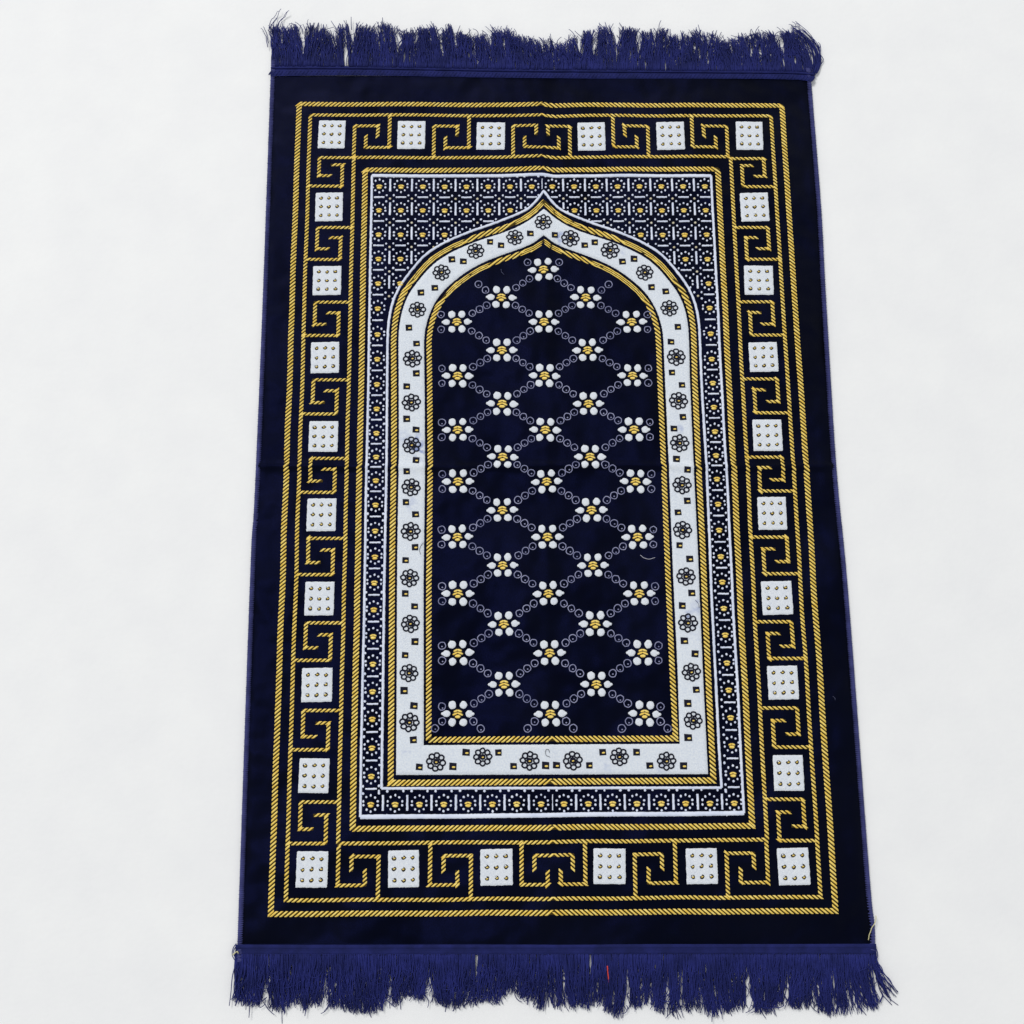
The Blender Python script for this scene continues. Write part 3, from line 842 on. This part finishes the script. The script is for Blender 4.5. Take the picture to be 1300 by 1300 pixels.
def tab2(tab, s):
    for a, b in zip(tab, tab[1:]):
        if s <= b[0]:
            t = (s - a[0]) / (b[0] - a[0]); return (a[1] + (b[1] - a[1]) * t, a[2] + (b[2] - a[2]) * t)
    return tab[-1][1:]
def fringe(base, tips, count, seedv, gaps, extra, extra_n=260):
    """base: measured polyline; tips: (base x, tip x, tip y). Threads fall into tapering locks"""
    random.seed(seedv)
    mb = MB(); bx0, bx1 = base[0][0], base[-1][0]
    locks = []; x = bx0
    while x < bx1:
        w = U(7, 26) if R() < .65 else U(3, 8); locks.append((x, min(bx1, x + w), U(-9, 9), U(.90, 1.08), U(-.12, .12))); x += w
    slits = [(U(bx0 + 6, bx1 - 6), U(.05, .6), U(.25, .5), U(.5, 1.7), U(-7, 7)) for _ in range(80)]
    sgn = -1 if tips[0][2] > base[0][1] else 1
    for (lx0, lx1, lean, lf, swirl) in locks:
        w = lx1 - lx0; lc = (lx0 + lx1) / 2
        for k in range(int(count * w / (bx1 - bx0)) + 1):
            bx = U(lx0, lx1)
            if any(g0 < bx < g1 for g0, g1 in gaps) and R() < .93: continue
            for a, b in zip(base, base[1:]):
                if bx <= b[0]: by = a[1] + (b[1] - a[1]) * (bx - a[0]) / (b[0] - a[0]); break
            tx, ty = tab2(tips, bx)
            q = R()
            f = lf * (U(.88, 1.02) if q < .66 else U(.55, .95)) * (1.07 if R() < .04 else 1)
            pull = U(.0, .42)                           # how far the tip is drawn to its lock's middle
            ex = tx + (lc - bx) * pull + lean * U(.5, 1.2) + U(-2.6, 2.6)
            ey = ty
            N_ = 11; pts = []; ph = U(0, 6.3); am = U(.4, 3.0); fr = U(.6, 2.2); zz = U(.0008, .0052); hook = U(-10, 10) * (R() < .5)
            for i in range(N_ + 1):
                t = i / N_; tt = t * f
                px_ = bx + (ex - bx) * (tt ** 1.7) + am * math.sin(ph + fr * 6.3 * t) * min(1, 2 * t) + hook * max(0, t - .7) ** 2 * 8
                py_ = by + (ey - by) * tt
                if (extra and bx > bx1 - 14): px_ += extra * math.sin(math.pi * min(1, tt)) * (bx - bx1 + 14) / 14
                for (gx, g0, gl, gw, gs) in slits:      # threads part around small slits
                    q_ = (tt - g0) / gl
                    if 0 < q_ < 1:
                        cx_ = gx + gs * q_; hw = gw * math.sin(math.pi * q_); dd_ = px_ - cx_
                        if abs(dd_) < hw + 1.5: px_ = cx_ + math.copysign(hw + abs(dd_) * 1.5 / (hw + 1.5), dd_)
                z = .0032 + (zz - .0032) * min(1, t * 2.2) + .0009 * math.sin(ph + t * 7)
                X, Y = P(px_, py_, max(.0006, z))
                pts.append((X, Y, max(.0006, z)))
            tube(mb, pts, U(.00048, .00068), U(.0003, .00042), 4)
    for k in range(extra_n):                         # tangled strays lying across the locks
        bx = U(bx0 + 4, bx1 - 4); by = base[0][1] + (base[-1][1] - base[0][1]) * (bx - bx0) / (bx1 - bx0)
        tx, ty = tab2(tips, bx); t0 = U(.25, .9)
        x, y = bx + (tx - bx) * t0, by + (ty - by) * t0
        an = U(-1.3, 1.3); cv = U(-.35, .35); st = U(1.4, 3.0); pts = []; zz = U(.0035, .0056)
        for i in range(8):
            pts.append((*P(x, y, zz), zz + .0004 * math.sin(i)))
            x += math.sin(an) * st; y += sgn * -math.cos(an) * st; an += cv
        tube(mb, pts, .0005, .00035, 4)
    return mb
TF = [(343, 343, 35), (352, 340, 31), (362, 356, 30), (372, 371, 39), (382, 380, 31), (394, 393, 30), (402, 401, 41), (410, 406, 30), (424, 421, 42), (432, 430, 33), (438, 434, 30), (446, 446, 31), (462, 461, 36), (482, 482, 31),
      (505, 504, 37), (530, 529, 38), (558, 556, 32), (580, 578, 34), (606, 600, 42), (626, 620, 40), (642, 636, 36), (664, 657, 46), (690, 686, 48), (712, 711, 53), (732, 731, 44), (760, 758, 38), (798, 796, 35), (812, 811, 41), (838, 836, 36),
      (852, 850, 47), (872, 868, 42), (896, 892, 37), (912, 910, 49), (920, 915, 55), (936, 929, 46), (956, 949, 39), (974, 967, 38), (990, 984, 39), (1004, 994, 44), (1012, 1000, 42), (1022, 1003, 34), (1037, 1008, 29)]
tb = [(344.5, 84), (440, 84.5), (640, 88), (880, 90), (1000, 91), (1037, 93)]
mb = fringe(tb, TF, 2500, 11, [(437.5, 442.5)], 12)
# a few longer strands standing off the upper left corner
random.seed(5)
for (pts) in ([(346, 60), (343, 40), (350, 24), (357, 12)], [(352, 55), (352, 36), (360, 22), (367, 14)], [(350, 60), (351, 38), (357, 25), (366, 15)], [(345, 50), (341, 38), (347, 22), (354, 15)], [(340, 60), (337, 45), (331, 35)], [(341, 55), (338, 42), (334, 33)],
              [(390, 55), (391, 38), (391, 24)], [(434, 54), (438, 55), (444, 54)], [(1012, 50), (1011, 36), (1006, 27)], [(1016, 50), (1015, 38), (1010, 33), (1001, 32)], [(1020, 52), (1017, 38), (1011, 29)]):
    sp_ = spline(pts, 5); tube(mb, [(*P(x + U(-.3, .3), y, .004), .004 + .002 * math.sin(i)) for i, (x, y) in enumerate(sp_)], .0005, .0003, 5)
mb.build('fringe', [FRIN], rug)
BF = [(298, 292, 1277), (306, 300, 1275), (316, 313, 1281), (330, 328, 1283), (352, 352, 1287), (366, 364, 1281), (380, 378, 1273), (388, 386, 1281), (420, 418, 1284), (455, 454, 1284), (482, 480, 1280), (510, 509, 1268), (536, 535, 1272), (560, 560, 1274), (584, 586, 1282), (596, 594, 1276), (612, 612, 1267), (632, 633, 1277),
      (646, 646, 1265), (660, 660, 1263), (676, 676, 1270), (684, 685, 1279), (704, 705, 1280), (720, 721, 1284), (732, 732, 1275), (745, 746, 1283), (765, 767, 1279), (790, 792, 1289), (812, 814, 1285), (832, 834, 1276), (850, 852, 1290), (880, 883, 1282),
      (902, 905, 1288), (940, 942, 1284), (978, 982, 1288), (1004, 1006, 1280), (1024, 1027, 1281), (1052, 1056, 1286), (1066, 1071, 1284), (1076, 1081, 1288), (1088, 1096, 1276), (1096, 1108, 1283), (1103, 1118, 1273), (1112, 1136, 1259)]
bb = [(298, 1211), (690, 1211), (1112.5, 1211)]
mb = fringe(bb, BF, 3000, 23, [(603, 607), (748, 750.5)], 0)
random.seed(9)
for pts in ([(1108, 1199), (1113, 1206), (1114, 1215), (1109, 1222)], [(1109, 1201), (1112, 1208), (1112, 1214)], [(1112, 1220), (1119, 1228), (1122, 1236), (1130, 1244), (1135, 1256)], [(1110, 1222), (1116, 1232), (1120, 1236)],
            [(1106, 1245), (1110, 1257), (1107, 1262)], [(1113, 1262), (1113, 1270), (1117, 1271), (1121, 1262)], [(614, 1220), (618, 1227), (617, 1235), (610, 1243), (604, 1252), (600, 1262)], [(612, 1240), (607, 1256), (612, 1263), (622, 1268)], [(604, 1262), (611, 1268), (619, 1266)],
            [(300, 1198), (296, 1204), (295, 1213), (300, 1222)], [(301, 1200), (297, 1206), (297, 1212), (301, 1220)], [(299, 1225), (295, 1240), (293, 1262), (291, 1277)],
            [(1040, 1262), (1048, 1280), (1052, 1287)], [(1071, 1264), (1077, 1276), (1080, 1288)], [(390, 1276), (388, 1284), (387, 1290)], [(318, 1266), (317, 1280), (316, 1292)]):
    sp_ = spline(pts, 6); tube(mb, [(*P(x, y, .0045), .0045) for x, y in sp_], .0006, .0004, 5)
mb.build('fringe', [FRIN], rug)

# ------------------------------------------------------------------ loose threads lying about: things of their own
def thread(pts, z, r, m, label, lay=True):
    mb = MB(); s = spline(pts, 8); pl = []
    for i, (x, y) in enumerate(s):
        X, Y = P(x, y); pl.append((X, Y, (zf(X, Y) if lay else .002) + z + .0004 * math.sin(i * .7)))
    c = pl[len(pl) // 2]
    pl = [(p[0] - c[0], p[1] - c[1], p[2]) for p in pl]
    tube(mb, pl, r, r * .8, 5)
    o = mb.build('loose_thread', [m], None, (c[0], c[1], 0)); o['label'] = label; o['category'] = 'loose thread'; o['group'] = 'loose threads and lint on and around the rug'
T_PALE = mat('pale_thread', (.50, .50, .58), .8, .3); T_YEL = mat('yellowish_thread', (.62, .58, .32), .8, .3); T_RED = mat('red_thread', (.62, .06, .05), .8, .3); T_DK = mat('dark_thread', (.03, .03, .045), .8, .3); T_BLU = mat('blue_grey_thread', (.10, .11, .20), .8, .3)
thread([(812.8, 705), (817.5, 708.5), (824, 710), (831.5, 708)], .0010, .00035, T_PALE, 'short pale curved thread lying on the navy field beside the right white flowers')
thread([(697.5, 955.2), (696.5, 951.8), (693.5, 951.5), (692.2, 955), (693.4, 959), (696, 960), (698.2, 961.2)], .0016, .0003, T_DK, 'tiny dark hooked thread on the white band, above the two middle squares at the bottom')
thread([(537.6, 689), (534, 694), (532.8, 699), (534.2, 704)], .0016, .00028, T_DK, 'fine dark thread on the left leg of the white arch band')
thread([(882.5, 762), (886, 766), (887.5, 772)], .0016, .0003, T_BLU, 'fine blue grey thread at the right gold edge of the white arch band')
thread([(1111.2, 1162), (1110.8, 1169), (1106, 1178), (1103, 1186), (1101.6, 1193)], .0018, .0005, T_YEL, 'pale yellow thread hanging over the lower right corner of the navy edge')
thread([(771, 1226), (771.8, 1236), (773, 1247)], .0035, .0007, T_RED, 'red thread caught among the blue fringe at the bottom', False)
thread([(356.2, 1284), (356.8, 1291), (357, 1301)], -.0012, .0004, T_BLU, 'thin straight blue grey thread on the white floor below the bottom left fringe', False)
thread([(296, 1212), (299, 1209), (302, 1207.5), (303, 1210)], .0050, .0006, T_YEL, 'yellowish thread scrap knotted at the lower left corner of the rug', False)
thread([(1057, 884), (1059.5, 886), (1060, 889)], .0010, .00022, T_BLU, 'tiny blue grey lint fibre on the navy margin right of the outer gold border')
thread([(636, 342), (637, 346), (640, 349)], .0010, .00025, T_BLU, 'tiny grey lint fibre on the navy field left of the topmost flower')

# ------------------------------------------------------------------ light: soft room light from upper left
w = bpy.data.worlds.new('World'); sc.world = w; w.use_nodes = True
w.node_tree.nodes['Background'].inputs['Color'].default_value = (.94, .97, 1, 1)
w.node_tree.nodes['Background'].inputs['Strength'].default_value = .58
def area(name, loc, target, size, energy, col=(1, 1, 1)):
    l = bpy.data.lights.new(name, 'AREA'); l.size = size; l.energy = energy; l.color = col
    o = bpy.data.objects.new(name, l); COL.objects.link(o); o.location = loc
    o.rotation_euler = (Vector(target) - Vector(loc)).to_track_quat('-Z', 'Y').to_euler()
area('ceiling_lamp', (-4.0, 6.1, 9.4), (0, 0, 0), 3.3, 800, (1, .985, .96))
sc.view_settings.view_transform = 'Standard'; sc.view_settings.look = 'None'
sc.view_settings.exposure = 0; sc.view_settings.gamma = 1
